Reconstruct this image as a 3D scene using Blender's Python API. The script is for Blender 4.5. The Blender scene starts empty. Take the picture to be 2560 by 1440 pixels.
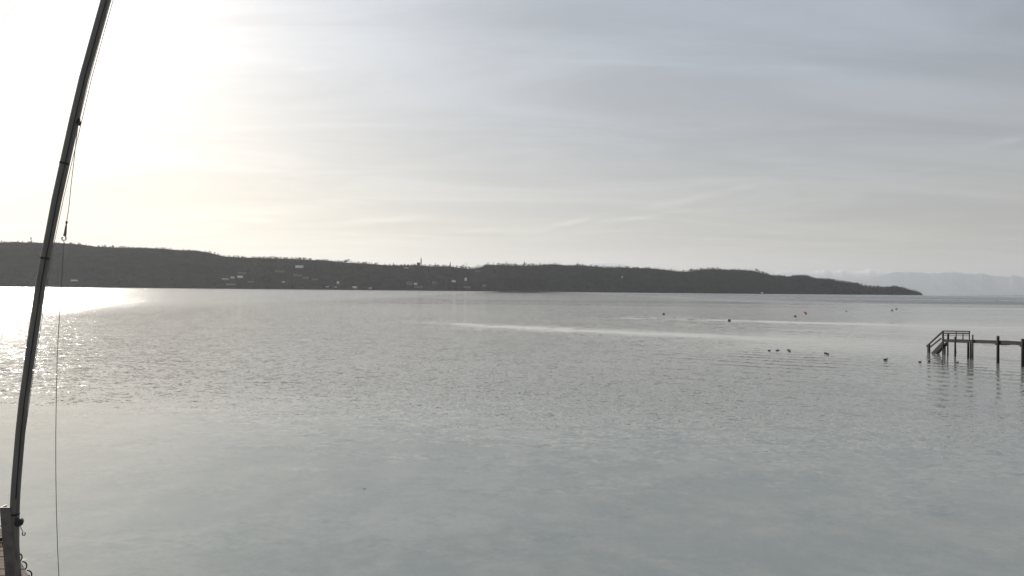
import bpy, bmesh, math, random
import numpy as np
from mathutils import Vector, Matrix

random.seed(7)
rng = np.random.default_rng(7)
scene = bpy.context.scene
COL = scene.collection
R = math.radians

# ------------------------------------------------------------------ camera
F = 1700.0                     # focal length in pixels of a 2560 px wide frame
H = 6.5                        # eye height above the lake
PITCH = math.atan(6.3 / F)
ROLL = 0.0098
fw = Vector((0, math.cos(PITCH), math.sin(PITCH)))
r0 = Vector((1, 0, 0))
u0 = r0.cross(fw)
rt = r0 * math.cos(ROLL) + u0 * math.sin(ROLL)
up = u0 * math.cos(ROLL) - r0 * math.sin(ROLL)
cam = bpy.data.cameras.new('camera')
cam.sensor_width = 36.0
cam.lens = 36.0 * F / 2560.0
cam.clip_start = 0.1
cam.clip_end = 300000
camo = bpy.data.objects.new('camera', cam)
COL.objects.link(camo)
m = Matrix.Identity(4)
for i in range(3):
    m[i][0], m[i][1], m[i][2] = rt[i], up[i], -fw[i]
m[2][3] = H
camo.matrix_world = m
scene.camera = camo
CAM = Vector((0, 0, H))

def ray(px, py):
    return (fw + rt * ((px - 1280) / F) + up * ((720 - py) / F)).normalized()

def on_water(px, py, z=0.0):
    d = ray(px, py)
    return CAM + d * ((z - H) / d.z)

def at_depth(px, py, Y):
    d = ray(px, py)
    return CAM + d * (Y / d.y)

def at_side(px, py, X):
    d = ray(px, py)
    return CAM + d * (X / d.x)

# ------------------------------------------------------------------ light
SUN_AZ, SUN_EL = R(-37.0), R(23.5)      # azimuth measured from +Y towards +X
S = Vector((math.sin(SUN_AZ) * math.cos(SUN_EL), math.cos(SUN_AZ) * math.cos(SUN_EL), math.sin(SUN_EL)))
sun = bpy.data.lights.new('sun', 'SUN')
sun.energy = 4.6
sun.angle = R(0.53)
sun.color = (1.0, 0.93, 0.82)
suno = bpy.data.objects.new('sun', sun)
COL.objects.link(suno)
suno.rotation_euler = S.to_track_quat('Z', 'Y').to_euler()

world = bpy.data.worlds.new('World')
scene.world = world
world.use_nodes = True

class NT:
    """Small helper round a node tree."""
    def __init__(self, tree):
        self.t = tree
        tree.nodes.clear()
    def n(self, typ, **kw):
        nd = self.t.nodes.new(typ)
        for k, v in kw.items():
            setattr(nd, k, v)
        return nd
    def l(self, a, b):
        self.t.links.new(a, b)
    def put(self, sock, v):
        if isinstance(v, bpy.types.NodeSocket):
            self.l(v, sock)
        elif v is not None:
            sock.default_value = v
    def math(self, op, a, b=None, c=None, clamp=False):
        nd = self.n('ShaderNodeMath', operation=op, use_clamp=clamp)
        self.put(nd.inputs[0], a)
        if b is not None: self.put(nd.inputs[1], b)
        if c is not None: self.put(nd.inputs[2], c)
        return nd.outputs[0]
    def vmath(self, op, a, b=None, scale=None):
        nd = self.n('ShaderNodeVectorMath', operation=op)
        self.put(nd.inputs[0], a)
        if b is not None: self.put(nd.inputs[1], b)
        if scale is not None: self.put(nd.inputs['Scale'], scale)
        return nd.outputs['Value'] if op in ('DOT_PRODUCT', 'LENGTH') else nd.outputs[0]
    def smooth(self, x, a, b, lo=0.0, hi=1.0):
        nd = self.n('ShaderNodeMapRange', interpolation_type='SMOOTHSTEP')
        self.put(nd.inputs[0], x)
        nd.inputs[1].default_value, nd.inputs[2].default_value = a, b
        self.put(nd.inputs[3], lo); self.put(nd.inputs[4], hi)
        return nd.outputs[0]
    def noise(self, vec, scale, detail=2.0, rough=0.5, dist=0.0, out='Fac'):
        nd = self.n('ShaderNodeTexNoise')
        self.put(nd.inputs['Vector'], vec)
        nd.inputs['Scale'].default_value = scale
        nd.inputs['Detail'].default_value = detail
        nd.inputs['Roughness'].default_value = rough
        nd.inputs['Distortion'].default_value = dist
        return nd.outputs[out]
    def xyz(self, x, y, z):
        nd = self.n('ShaderNodeCombineXYZ')
        for i, v in enumerate((x, y, z)): self.put(nd.inputs[i], v)
        return nd.outputs[0]
    def sep(self, v):
        nd = self.n('ShaderNodeSeparateXYZ'); self.l(v, nd.inputs[0]); return nd.outputs
    def mix(self, f, a, b):
        nd = self.n('ShaderNodeMix', data_type='RGBA')
        self.put(nd.inputs['Factor'], f)
        for s, v in ((nd.inputs[6], a), (nd.inputs[7], b)):
            if isinstance(v, tuple) and len(v) == 3: v = v + (1,)
            self.put(s, v)
        return nd.outputs[2]

w = NT(world.node_tree)
SKY_STRENGTH = 0.10
sky = w.n('ShaderNodeTexSky', sky_type='NISHITA')
sky.sun_disc = False
sky.sun_elevation = SUN_EL
sky.sun_rotation = SUN_AZ
sky.air_density = 1.0
sky.dust_density = 2.0
sky.ozone_density = 1.0
tc = w.n('ShaderNodeTexCoord')
D = tc.outputs['Generated']
dx, dy, dz = w.sep(D)
cosun = w.math('MAXIMUM', w.vmath('DOT_PRODUCT', D, tuple(S)), 0.0)
# thin high cloud veil: bright forward scattering towards the sun, even grey elsewhere
g1 = w.math('POWER', cosun, 3.0)
g2 = w.math('POWER', cosun, 18.0)
lum = w.math('MULTIPLY_ADD', g1, 0.10, 0.385)
lum = w.math('MULTIPLY_ADD', g2, 0.40, lum)
elev = w.math('MAXIMUM', dz, 0.0)
low = w.math('POWER', w.math('SUBTRACT', 1.0, elev, clamp=True), 6.0)
veilcol = w.mix(low, (0.90, 1.015, 1.185), (1.20, 1.01, 0.69))
warm = w.mix(w.math('MULTIPLY', g1, 0.8, clamp=True), (1.0, 1.0, 1.0), (1.04, 1.0, 0.94))
# project the direction on a cloud layer
den = w.math('ADD', elev, 0.10)
cx = w.math('DIVIDE', dx, den)
cy = w.math('DIVIDE', dy, den)
cp = w.xyz(cx, cy, 0.0)
rotm = w.n('ShaderNodeMapping')
rotm.inputs['Rotation'].default_value = (0, 0, R(24))
rotm.inputs['Scale'].default_value = (0.55, 1.5, 1.0)
w.l(cp, rotm.inputs[0])
cir = w.noise(rotm.outputs[0], 1.1, 6.0, 0.58, 0.8)
cirm = w.smooth(cir, 0.34, 0.72, -0.13, 0.16)
lum = w.math('MULTIPLY', lum, w.math('ADD', 1.0, cirm))
# low bands of cloud just above the far shore: (azimuth, elevation, half width, half height, tilt, gain)
az = w.math('ARCTAN2', dx, dy)
el = w.math('ARCSINE', dz)
wob = w.noise(w.xyz(w.math('MULTIPLY', az, 1.0), w.math('MULTIPLY', el, 4.0), 0.3), 22.0, 3.0, 0.55, out='Color')
wx, wy, wz = w.sep(wob)
az2 = w.math('ADD', az, w.math('MULTIPLY_ADD', wx, 0.03, -0.015))
el2 = w.math('ADD', el, w.math('MULTIPLY_ADD', wy, 0.008, -0.004))
def ang(px, py):
    d = ray(px, py)
    return math.atan2(d.x, d.y), math.asin(d.z)
BANDS = [(450,552,70,6,8,.07),(430,580,90,7,4,.07),(640,553,26,5,0,.08),(670,533,45,5,0,.05),(950,552,115,7,7,.10),(870,583,50,4,0,.05),
         (1215,576,105,7,1,.10),(1035,588,40,4,0,.05),(1430,555,62,6,13,.11),(1590,546,68,6,6,.09),(1520,578,100,5,1,.05),(1720,500,90,9,10,.08),
         (1860,468,30,5,3,.06),(1690,528,40,5,4,.05),(1990,505,60,6,5,.045),(1930,580,70,6,0,.03),(2320,425,50,6,4,.03),(2530,350,40,6,5,.06),
         (2360,540,60,7,0,.025),(1780,455,60,8,4,.035),(2280,580,120,7,1,.02)]
acc = None
for (bx, by, hw, hh, tilt, gain) in BANDS:
    gain *= 3.2
    a0, e0 = ang(bx, by)
    da = w.math('SUBTRACT', az2, a0)
    de = w.math('SUBTRACT', w.math('SUBTRACT', el2, e0), w.math('MULTIPLY', da, math.tan(R(tilt))))
    q = w.math('ADD', w.math('POWER', w.math('MULTIPLY', da, F / hw), 2.0), w.math('POWER', w.math('MULTIPLY', de, F / hh), 2.0))
    # a thin lit edge over a faint grey belly
    g = w.math('MULTIPLY', w.math('EXPONENT', w.math('MULTIPLY', q, -1.0)), gain)
    de2 = w.math('ADD', de, 1.9 * hh / F)
    q2 = w.math('ADD', w.math('POWER', w.math('MULTIPLY', da, F / hw), 2.0), w.math('POWER', w.math('MULTIPLY', de2, F / (hh * 1.3)), 2.0))
    g = w.math('SUBTRACT', g, w.math('MULTIPLY', w.math('EXPONENT', w.math('MULTIPLY', q2, -1.0)), gain * 0.45))
    acc = g if acc is None else w.math('ADD', acc, g)
# faint old contrail: a great circle through two sky points
def contrail(p, q, width, gain, a0, a1):
    nrm = ray(*p).cross(ray(*q)).normalized()
    dd = w.vmath('DOT_PRODUCT', D, tuple(nrm))
    dd = w.math('ADD', dd, w.math('MULTIPLY_ADD', wz, 0.006, -0.003))
    g = w.math('EXPONENT', w.math('MULTIPLY', w.math('POWER', w.math('MULTIPLY', dd, F / width), 2.0), -1.0))
    b0, b1 = ang(*a0)[0], ang(*a1)[0]
    win = w.math('MULTIPLY', w.smooth(az, b0, b0 + 0.06), w.smooth(az, b1 - 0.06, b1, 1.0, 0.0))
    gate = w.smooth(w.noise(D, 14.0, 3.0, 0.6), 0.38, 0.62)
    return w.math('MULTIPLY', w.math('MULTIPLY', g, win), w.math('MULTIPLY', gate, gain))
acc = w.math('ADD', acc, contrail((1300,150),(2050,172),5,.10,(1200,150),(2130,180)))
acc = w.math('ADD', acc, contrail((560,186),(900,165),5,.10,(520,186),(920,165)))
lum = w.math('MULTIPLY', lum, w.math('ADD', 1.0, acc))
veil = w.vmath('MULTIPLY', w.vmath('MULTIPLY', veilcol, warm), w.vmath('SCALE', (1, 1, 1), scale=w.math('DIVIDE', lum, SKY_STRENGTH)))
# the veil hides most of the clear sky; below the horizon the same haze goes on
fin = w.mix(0.80, sky.outputs[0], veil)
bg = w.n('ShaderNodeBackground')
bg.inputs['Strength'].default_value = SKY_STRENGTH
w.l(fin, bg.inputs['Color'])
wo = w.n('ShaderNodeOutputWorld')
w.l(bg.outputs[0], wo.inputs['Surface'])

vs = scene.view_settings
vs.view_transform = 'Standard'
vs.look = 'None'
vs.exposure = 0.0
vs.gamma = 1.0
vs.use_curve_mapping = False
scene.render.engine = 'CYCLES'
cy_ = scene.cycles
cy_.max_bounces = 6
cy_.diffuse_bounces = 2
cy_.glossy_bounces = 3
cy_.volume_bounces = 1
cy_.transparent_max_bounces = 8
cy_.use_denoising = True
cy_.denoiser = 'OPENIMAGEDENOISE'
cy_.denoising_input_passes = 'RGB_ALBEDO_NORMAL'
cy_.sample_clamp_indirect = 4.0

# ------------------------------------------------------------------ helpers
def link(name, me, mat=None, parent=None, smooth=False):
    o = bpy.data.objects.new(name, me)
    COL.objects.link(o)
    if mat is not None and not me.materials:
        for mm in (mat if isinstance(mat, (list, tuple)) else [mat]):
            me.materials.append(mm)
    if parent is not None:
        o.parent = parent
    if smooth:
        me.polygons.foreach_set('use_smooth', [True] * len(me.polygons))
    return o

def tag(o, label, cat, group=None):
    o['label'] = label; o['category'] = cat
    if group: o['group'] = group
    return o

def thing(name, loc, label, cat, group=None, rz=0.0):
    o = bpy.data.objects.new(name, None)
    o.empty_display_size = 0.2
    COL.objects.link(o)
    o.location = loc
    o.rotation_euler = (0, 0, rz)
    return tag(o, label, cat, group)

class MB:
    """Collects shapes into one mesh (coordinates are local to the parent)."""
    def __init__(self):
        self.v = []; self.f = []; self.mi = []
    def add(self, vs_, fs_, mi=0):
        b = len(self.v)
        self.v += [tuple(x) for x in vs_]
        self.f += [tuple(i + b for i in f) for f in fs_]
        self.mi += [mi] * len(fs_)
        return self
    def box(self, c, s, rot=None, mi=0):
        hx, hy, hz = s[0] / 2, s[1] / 2, s[2] / 2
        pts = [Vector((x, y, z)) for x in (-hx, hx) for y in (-hy, hy) for z in (-hz, hz)]
        if rot is not None: pts = [rot @ p for p in pts]
        c = Vector(c)
        return self.add([p + c for p in pts], [(0,1,3,2),(4,6,7,5),(0,4,5,1),(2,3,7,6),(0,2,6,4),(1,5,7,3)], mi)
    def bar(self, a, b, wd, ht, upv=(0, 0, 1), mi=0):
        a, b = Vector(a), Vector(b)
        y = (b - a); L = y.length; y.normalize()
        upv = Vector(upv)
        if abs(y.dot(upv)) > 0.98: upv = Vector((1, 0, 0))
        x = y.cross(upv).normalized(); z = x.cross(y)
        rot = Matrix((x, y, z)).transposed()
        return self.box((a + b) / 2, (wd, L, ht), rot, mi)
    def tube(self, pts, rad, n=8, mi=0, caps=True, squash=None):
        pts = [Vector(p) for p in pts]
        if not isinstance(rad, (list, tuple)): rad = [rad] * len(pts)
        tang = []
        for i in range(len(pts)):
            a = pts[max(i - 1, 0)]; b = pts[min(i + 1, len(pts) - 1)]
            tang.append((b - a).normalized())
        ref = Vector((0, 1, 0)) if abs(tang[0].y) < 0.9 else Vector((1, 0, 0))
        x = tang[0].cross(ref).normalized()
        vs_, fs_ = [], []
        for i, p in enumerate(pts):
            x = (x - tang[i] * x.dot(tang[i])).normalized()
            y = tang[i].cross(x)
            for k in range(n):
                a = 2 * math.pi * k / n
                ox, oy = math.cos(a) * rad[i], math.sin(a) * rad[i]
                q = x * ox + y * oy
                vs_.append(p + q)
        for i in range(len(pts) - 1):
            for k in range(n):
                k2 = (k + 1) % n
                fs_.append((i * n + k, i * n + k2, (i + 1) * n + k2, (i + 1) * n + k))
        if caps:
            fs_.append(tuple(range(n - 1, -1, -1)))
            fs_.append(tuple((len(pts) - 1) * n + k for k in range(n)))
        return self.add(vs_, fs_, mi)
    def mesh(self, name):
        me = bpy.data.meshes.new(name)
        me.from_pydata(self.v, [], self.f)
        me.polygons.foreach_set('material_index', self.mi)
        me.update()
        return me
    def build(self, name, mat, parent=None, smooth=False):
        me = self.mesh(name)
        o = link(name, me, mat, parent, smooth)
        return o

def np_mesh(name, verts, tris):
    me = bpy.data.meshes.new(name)
    verts = np.asarray(verts, np.float32); tris = np.asarray(tris, np.int32)
    k = tris.shape[1]
    me.vertices.add(len(verts)); me.vertices.foreach_set('co', verts.ravel())
    me.loops.add(tris.size); me.loops.foreach_set('vertex_index', tris.ravel())
    me.polygons.add(len(tris))
    me.polygons.foreach_set('loop_start', np.arange(len(tris), dtype=np.int32) * k)
    me.update(calc_edges=True)
    return me

def material(name, color, rough=0.7, metal=0.0, var=0.25, vscale=6.0, bump=0.0, bscale=30.0, spec=0.5, stretch=(1, 1, 1)):
    mt = bpy.data.materials.new(name)
    mt.use_nodes = True
    t = NT(mt.node_tree)
    p = t.n('ShaderNodeBsdfPrincipled')
    tc_ = t.n('ShaderNodeTexCoord')
    mp = t.n('ShaderNodeMapping'); mp.inputs['Scale'].default_value = stretch
    t.l(tc_.outputs['Object'], mp.inputs[0])
    nz = t.noise(mp.outputs[0], vscale, 5.0, 0.6)
    c1 = tuple(c * (1 - var) for c in color); c2 = tuple(min(c * (1 + var), 1.0) for c in color)
    t.l(t.mix(t.smooth(nz, 0.3, 0.7), c1, c2), p.inputs['Base Color'])
    t.put(p.inputs['Roughness'], t.smooth(nz, 0.3, 0.7, max(rough - 0.1, 0.03), min(rough + 0.1, 1)))
    p.inputs['Metallic'].default_value = metal
    p.inputs['Specular IOR Level'].default_value = spec
    if bump:
        b = t.n('ShaderNodeBump'); b.inputs['Strength'].default_value = 0.6; b.inputs['Distance'].default_value = bump
        t.l(t.noise(mp.outputs[0], bscale, 4.0, 0.6), b.inputs['Height'])
        t.l(b.outputs[0], p.inputs['Normal'])
    o = t.n('ShaderNodeOutputMaterial')
    t.l(p.outputs[0], o.inputs['Surface'])
    return mt

M = dict(
    pole=material('weathered_aluminium', (0.16, 0.15, 0.137), 0.45, 0.25, 0.2, 3.0, 0.001, 60, stretch=(4, 4, .4)),
    steel=material('painted_steel', (0.14, 0.128, 0.122), 0.55, 0.2, 0.25, 5.0, 0.001, 40),
    galv=material('galvanised_steel', (0.36, 0.36, 0.35), 0.35, 0.8, 0.2, 8.0),
    dark=material('dark_metal', (0.03, 0.027, 0.028), 0.5, 0.3, 0.3, 20.0),
    rope=material('grey_rope', (0.16, 0.155, 0.15), 0.9, 0, 0.15, 30.0),
    plank=material('weathered_planks', (0.21, 0.165, 0.132), 0.9, 0, 0.3, 3.0, 0.004, 20, spec=0.15, stretch=(1, 9, 3)),
    rubber=material('black_rubber', (0.02, 0.02, 0.02), 0.7, 0, 0.2, 10.0),
    wood=material('wet_dark_timber', (0.035, 0.03, 0.03), 0.8, 0, 0.35, 4.0, 0.006, 18, spec=0.25, stretch=(3, 3, 1)),
    deckwood=material('grey_deck_timber', (0.055, 0.05, 0.048), 0.85, 0, 0.3, 3.0, 0.004, 20, spec=0.25),
    wall=material('pale_render', (0.17, 0.165, 0.16), 0.9, 0, 0.12, 0.5),
    white=material('white_render', (0.80, 0.80, 0.79), 0.85, 0, 0.05, 0.5),
    roof=material('dark_roof', (0.07, 0.06, 0.057), 0.75, 0, 0.2, 1.0),
    sheet=material('bare_metal_roof', (0.62, 0.63, 0.64), 0.22, 1.0, 0.06, 0.4),
    slate=material('slate_spire', (0.03, 0.03, 0.033), 0.7, 0, 0.2, 0.5),
    glass=material('window_glass', (0.03, 0.035, 0.04), 0.1, 0, 0.1, 1.0),
    bark=material('bark', (0.045, 0.038, 0.032), 0.9, 0, 0.2, 1.0),
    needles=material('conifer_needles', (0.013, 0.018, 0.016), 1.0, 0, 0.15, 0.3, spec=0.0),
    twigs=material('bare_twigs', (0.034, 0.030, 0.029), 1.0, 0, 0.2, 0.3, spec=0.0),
    red=material('red_buoy_plastic', (0.42, 0.03, 0.035), 0.45, 0, 0.15, 6.0),
    buoy=material('dark_buoy_plastic', (0.03, 0.03, 0.032), 0.5, 0, 0.25, 8.0),
    buoywhite=material('white_buoy_plastic', (0.75, 0.75, 0.73), 0.5, 0, 0.08, 8.0),
    hull=material('dark_hull', (0.04, 0.038, 0.036), 0.5, 0, 0.2, 2.0),
    feather=material('dark_plumage', (0.018, 0.016, 0.016), 0.7, 0, 0.3, 20.0, spec=0.3),
    brown=material('brown_plumage', (0.06, 0.045, 0.032), 0.7, 0, 0.3, 30.0, spec=0.3),
    flank=material('white_plumage', (0.78, 0.77, 0.74), 0.8, 0, 0.06, 20.0),
    bill=material('bill', (0.45, 0.40, 0.28), 0.5, 0, 0.1, 20.0),
    leaf=material('dead_leaf', (0.05, 0.035, 0.025), 0.7, 0, 0.3, 30.0),
)

# ------------------------------------------------------------------ water
def lake():
    ys = np.concatenate([np.linspace(-60, 200, 14), np.geomspace(260, 26000, 30)])
    xs = np.concatenate([-np.geomspace(14000, 60, 20), np.linspace(-40, 40, 5), np.geomspace(60, 26000, 22)])
    X, Y = np.meshgrid(xs, ys)
    V = np.stack([X.ravel(), Y.ravel(), np.zeros(X.size)], 1)
    nx = len(xs)
    q = [(j * nx + i, j * nx + i + 1, (j + 1) * nx + i + 1, (j + 1) * nx + i) for j in range(len(ys) - 1) for i in range(nx - 1)]
    me = np_mesh('water', V, q)
    mt = bpy.data.materials.new('lake_water')
    mt.use_nodes = True
    t = NT(mt.node_tree)
    geo = t.n('ShaderNodeNewGeometry')
    P = geo.outputs['Position']
    x, y, z = t.sep(P)
    # --- where the breeze ruffles the surface (0 slick .. 1 ruffled)
    wa = t.noise(t.vmath('MULTIPLY', P, (0.35, 1.0, 1.0)), 0.035, 4.0, 0.55)
    wab = t.math('MULTIPLY_ADD', wa, 26.0, -13.0)
    yy = t.math('ADD', y, wab)
    def line(k, c, wd, gain, x0, x1, soft=25.0):
        # a long slick along y = c + k x
        dd = t.math('DIVIDE', t.math('SUBTRACT', t.math('MULTIPLY_ADD', x, -k, t.math('ADD', y, t.math('MULTIPLY', wab, wd / 26.0))), c), wd)
        g = t.math('EXPONENT', t.math('MULTIPLY', t.math('MULTIPLY', dd, dd), -1.0))
        win = t.math('MULTIPLY', t.smooth(x, x0 - soft, x0 + soft), t.smooth(x, x1 - soft, x1 + soft, 1.0, 0.0))
        return t.math('MULTIPLY', t.math('MULTIPLY', g, win), gain)
    slick = line(-0.70, 121.0, 15.0, 0.97, -20, 75, 14)
    slick = t.math('MAXIMUM', slick, line(-0.62, 192.0, 24.0, 1.0, 14, 150, 20))
    slick = t.math('MAXIMUM', slick, line(-0.70, 112.0, 32.0, 0.62, 0, 90, 20))
    slick = t.math('MAXIMUM', slick, line(-0.80, 215.0, 46.0, 0.60, 5, 170, 30))
    slick = t.math('MAXIMUM', slick, line(-0.9, 165.0, 15.0, 0.78, 20, 120, 30))
    slick = t.math('MAXIMUM', slick, line(-1.2, 620.0, 40.0, 0.6, 60, 700, 100))
    slick = t.math('MAXIMUM', slick, line(0.0, 2800.0, 1100.0, 1.0, -700, 420, 220))
    # shelter round the far pier
    pr = t.math('LENGTH' if False else 'ADD', t.math('POWER', t.math('DIVIDE', t.math('SUBTRACT', x, 44.0), 36.0), 2.0), t.math('POWER', t.math('DIVIDE', t.math('SUBTRACT', yy, 86.0), 46.0), 2.0))
    slick = t.math('MAXIMUM', slick, t.math('MULTIPLY', t.math('EXPONENT', t.math('MULTIPLY', pr, -1.0)), 0.92))
    pr2 = t.math('ADD', t.math('POWER', t.math('DIVIDE', t.math('SUBTRACT', x, 85.0), 62.0), 2.0), t.math('POWER', t.math('DIVIDE', t.math('SUBTRACT', yy, 130.0), 62.0), 2.0))
    slick = t.math('MAXIMUM', slick, t.math('MULTIPLY', t.math('EXPONENT', t.math('MULTIPLY', pr2, -1.0)), 0.84))
    n1 = t.noise(t.vmath('MULTIPLY', P, (0.22, 1.0, 1.0)), 0.016, 5.0, 0.55, 0.6)
    n2 = t.noise(t.vmath('MULTIPLY', P, (0.16, 1.0, 1.0)), 0.0022, 5.0, 0.6, 0.6)
    patch = t.math('MULTIPLY', t.smooth(n1, 0.33, 0.62, 0.62, 1.0), t.smooth(n2, 0.30, 0.62, 0.72, 1.0))
    wind = t.math('MULTIPLY', t.math('SUBTRACT', 1.0, slick), patch)
    n3 = t.noise(t.vmath('MULTIPLY', P, (0.3, 1.0, 1.0)), 0.7, 6.0, 0.62, 0.8)
    gust = t.math('MULTIPLY', t.math('MULTIPLY', t.smooth(yy, 300.0, 420.0), t.smooth(x, 60.0, 330.0)), t.smooth(yy, 3500.0, 6000.0, 2.5, 0.5))   # a stronger breeze out on the open lake
    wind = t.math('MAXIMUM', wind, t.math('MULTIPLY', gust, t.smooth(n2, 0.36, 0.56, 0.7, 1.0)))
    n4 = t.noise(t.vmath('MULTIPLY', P, (0.05, 1.0, 1.0)), 0.013, 3.0, 0.6, 0.3)
    wind = t.math('MULTIPLY', wind, t.math('MULTIPLY_ADD', t.smooth(yy, 180.0, 300.0), t.smooth(n4, 0.40, 0.56, -0.55, 0.0), 1.0))
    west = t.math('MULTIPLY', t.smooth(x, -170.0, -8.0, 1.45, 0.0), t.smooth(yy, 55.0, 170.0))
    wind = t.math('MAXIMUM', wind, west)
    lee = t.smooth(t.math('ADD', yy, t.math('ADD', t.math('MULTIPLY', x, 0.3), t.math('MULTIPLY_ADD', n3, 30.0, -15.0))), 20.0, 46.0)                       # calm strip along the near shore
    near = t.smooth(n3, 0.38, 0.68, 0.0, 0.19)           # faint cat's paws on the calm strip
    ruffle = t.math('MULTIPLY', wind, t.math('MULTIPLY_ADD', lee, 0.97, 0.03))
    # --- slopes of the wavelets
    def slope(sc, stretch, detail, off):
        v = t.vmath('ADD', t.vmath('MULTIPLY', P, stretch), off)
        c = t.noise(v, sc, detail, 0.55, 0.0, 'Color')
        return t.vmath('SUBTRACT', c, (0.5, 0.5, 0.5))
    fine = t.vmath('ADD', t.vmath('SCALE', slope(8.0, (0.7, 1.0, 1.0), 2.0, (5, 1, 2)), scale=0.66), t.vmath('SCALE', slope(3.4, (0.55, 1.0, 1.0), 2.0, (0, 0, 0)), scale=0.52))
    mid = slope(0.75, (0.5, 1.0, 1.0), 2.0, (31, 7, 3))
    swell = slope(0.16, (0.35, 1.0, 1.0), 2.0, (3, 71, 9))
    sl = t.vmath('SCALE', fine, scale=t.math('MULTIPLY_ADD', ruffle, 1.2, t.math('MULTIPLY_ADD', t.math('SUBTRACT', 1.0, lee), near, 0.012)))
    sl = t.vmath('ADD', sl, t.vmath('SCALE', mid, scale=t.math('MULTIPLY_ADD', ruffle, 0.16, 0.03)))
    sl = t.vmath('ADD', sl, t.vmath('SCALE', swell, scale=0.03))
    # slow wave trains rolling in near the pier, crests running down to the right
    ph = t.math('MULTIPLY_ADD', t.math('MULTIPLY_ADD', x, 0.5, y), 2 * math.pi / 3.3, t.math('MULTIPLY', t.noise(P, 0.09, 3.0, 0.5), 9.0))
    zone = t.math('MULTIPLY', t.math('MULTIPLY', t.smooth(x, 4.0, 24.0), t.smooth(yy, 26.0, 38.0)), t.smooth(yy, 58.0, 92.0, 1.0, 0.0))
    roll = t.math('MULTIPLY', t.math('MULTIPLY', t.math('SINE', ph), zone), t.math('MULTIPLY', t.noise(P, 0.05, 2.0, 0.5), 0.075))
    sl = t.vmath('ADD', sl, t.xyz(t.math('MULTIPLY', roll, 0.45), roll, 0.0))
    sx, sy, sz = t.sep(sl)
    nrm = t.vmath('NORMALIZE', t.xyz(sx, sy, 1.0))
    # --- body colour: pale marl shallows with weed patches near the shore, deep water beyond
    bed = t.noise(t.vmath('ADD', P, t.vmath('SCALE', t.noise(P, 0.25, 2.0, 0.5, 0, 'Color'), scale=1.5)), 0.5, 6.0, 0.66)
    shallow = t.mix(t.smooth(bed, 0.36, 0.66), (0.246, 0.274, 0.262), (0.304, 0.322, 0.302))
    deep = (0.258, 0.262, 0.245)
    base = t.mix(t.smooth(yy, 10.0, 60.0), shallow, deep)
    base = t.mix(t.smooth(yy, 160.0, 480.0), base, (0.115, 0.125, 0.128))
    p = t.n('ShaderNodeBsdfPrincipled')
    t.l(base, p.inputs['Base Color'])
    t.put(p.inputs['Roughness'], t.math('MULTIPLY_ADD', ruffle, 0.10, 0.035))
    p.inputs['IOR'].default_value = 1.333
    t.l(nrm, p.inputs['Normal'])
    o = t.n('ShaderNodeOutputMaterial')
    t.l(p.outputs[0], o.inputs['Surface'])
    ob = link('water', me, mt)
    ob['kind'] = 'structure'
lake()

# ------------------------------------------------------------------ far shore
SKYLINE = [(-700,590),(-300,596),(0,602),(40,600),(105,603),(160,604),(200,606),(240,612),(300,615),(340,615),(400,617),(450,621),(480,622),(520,627),(560,636),
           (600,639),(640,640),(700,642),(760,644),(800,646),(840,650),(880,652),(920,655),(960,658),(1000,660),(1040,658),(1080,661),(1120,662),
           (1150,665),(1180,667),(1200,665),(1215,659),(1250,658),(1300,660),(1330,659),(1380,657),(1420,659),(1440,658),(1480,662),(1520,665),
           (1550,664),(1580,666),(1620,667),(1660,670),(1685,674),(1720,676),(1740,672),(1770,669),(1790,669),(1820,671),(1860,672),(1890,674),
           (1910,680),(1930,685),(1950,686),(1970,688),(2000,684),(2010,685),(2040,692),(2060,695),(2080,696),(2100,700),(2120,703),(2140,705),
           (2165,712),(2180,714),(2200,715),(2220,714),(2235,713),(2250,715),(2270,720),(2290,726),(2303,732),(2312,738)]
SX = np.array([a for a, b in SKYLINE], float); SYp = np.array([b for a, b in SKYLINE], float)
def shore_Y(px): return np.interp(px, [-700, 0, 640, 1000, 1480, 2000, 2312], [3500, 3800, 4300, 4600, 5200, 6000, 6900])
def depth_W(px): return np.interp(px, [-700, 1300, 1900, 2200, 2312], [900, 800, 600, 320, 120])
def tree_H(px): return np.interp(px, [-700, 500, 600, 1500, 1900, 2200, 2312], [15, 15, 17, 18, 17, 17, 12])
def horizon_y(px): return 720 + 6.3 + (px - 1280) * ROLL
def ridge_z(px):
    sk = np.interp(px, SX, SYp)
    Yr = shore_Y(px) + depth_W(px)
    zt = H + (horizon_y(px) - sk) / F * Yr
    return np.maximum(zt - tree_H(px) * 0.85, 0.6)
def slope_point(px, s):
    """ground point on the far hillside, s = 0 at the water and 1 on the ridge"""
    Y = shore_Y(px) + depth_W(px) * s
    X = (px - 1280) / F * Y
    prof = np.clip(0.55 * s + 0.45 * (3 * s * s - 2 * s ** 3), 0, 1)
    return X, Y, 0.25 + ridge_z(px) * prof
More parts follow.
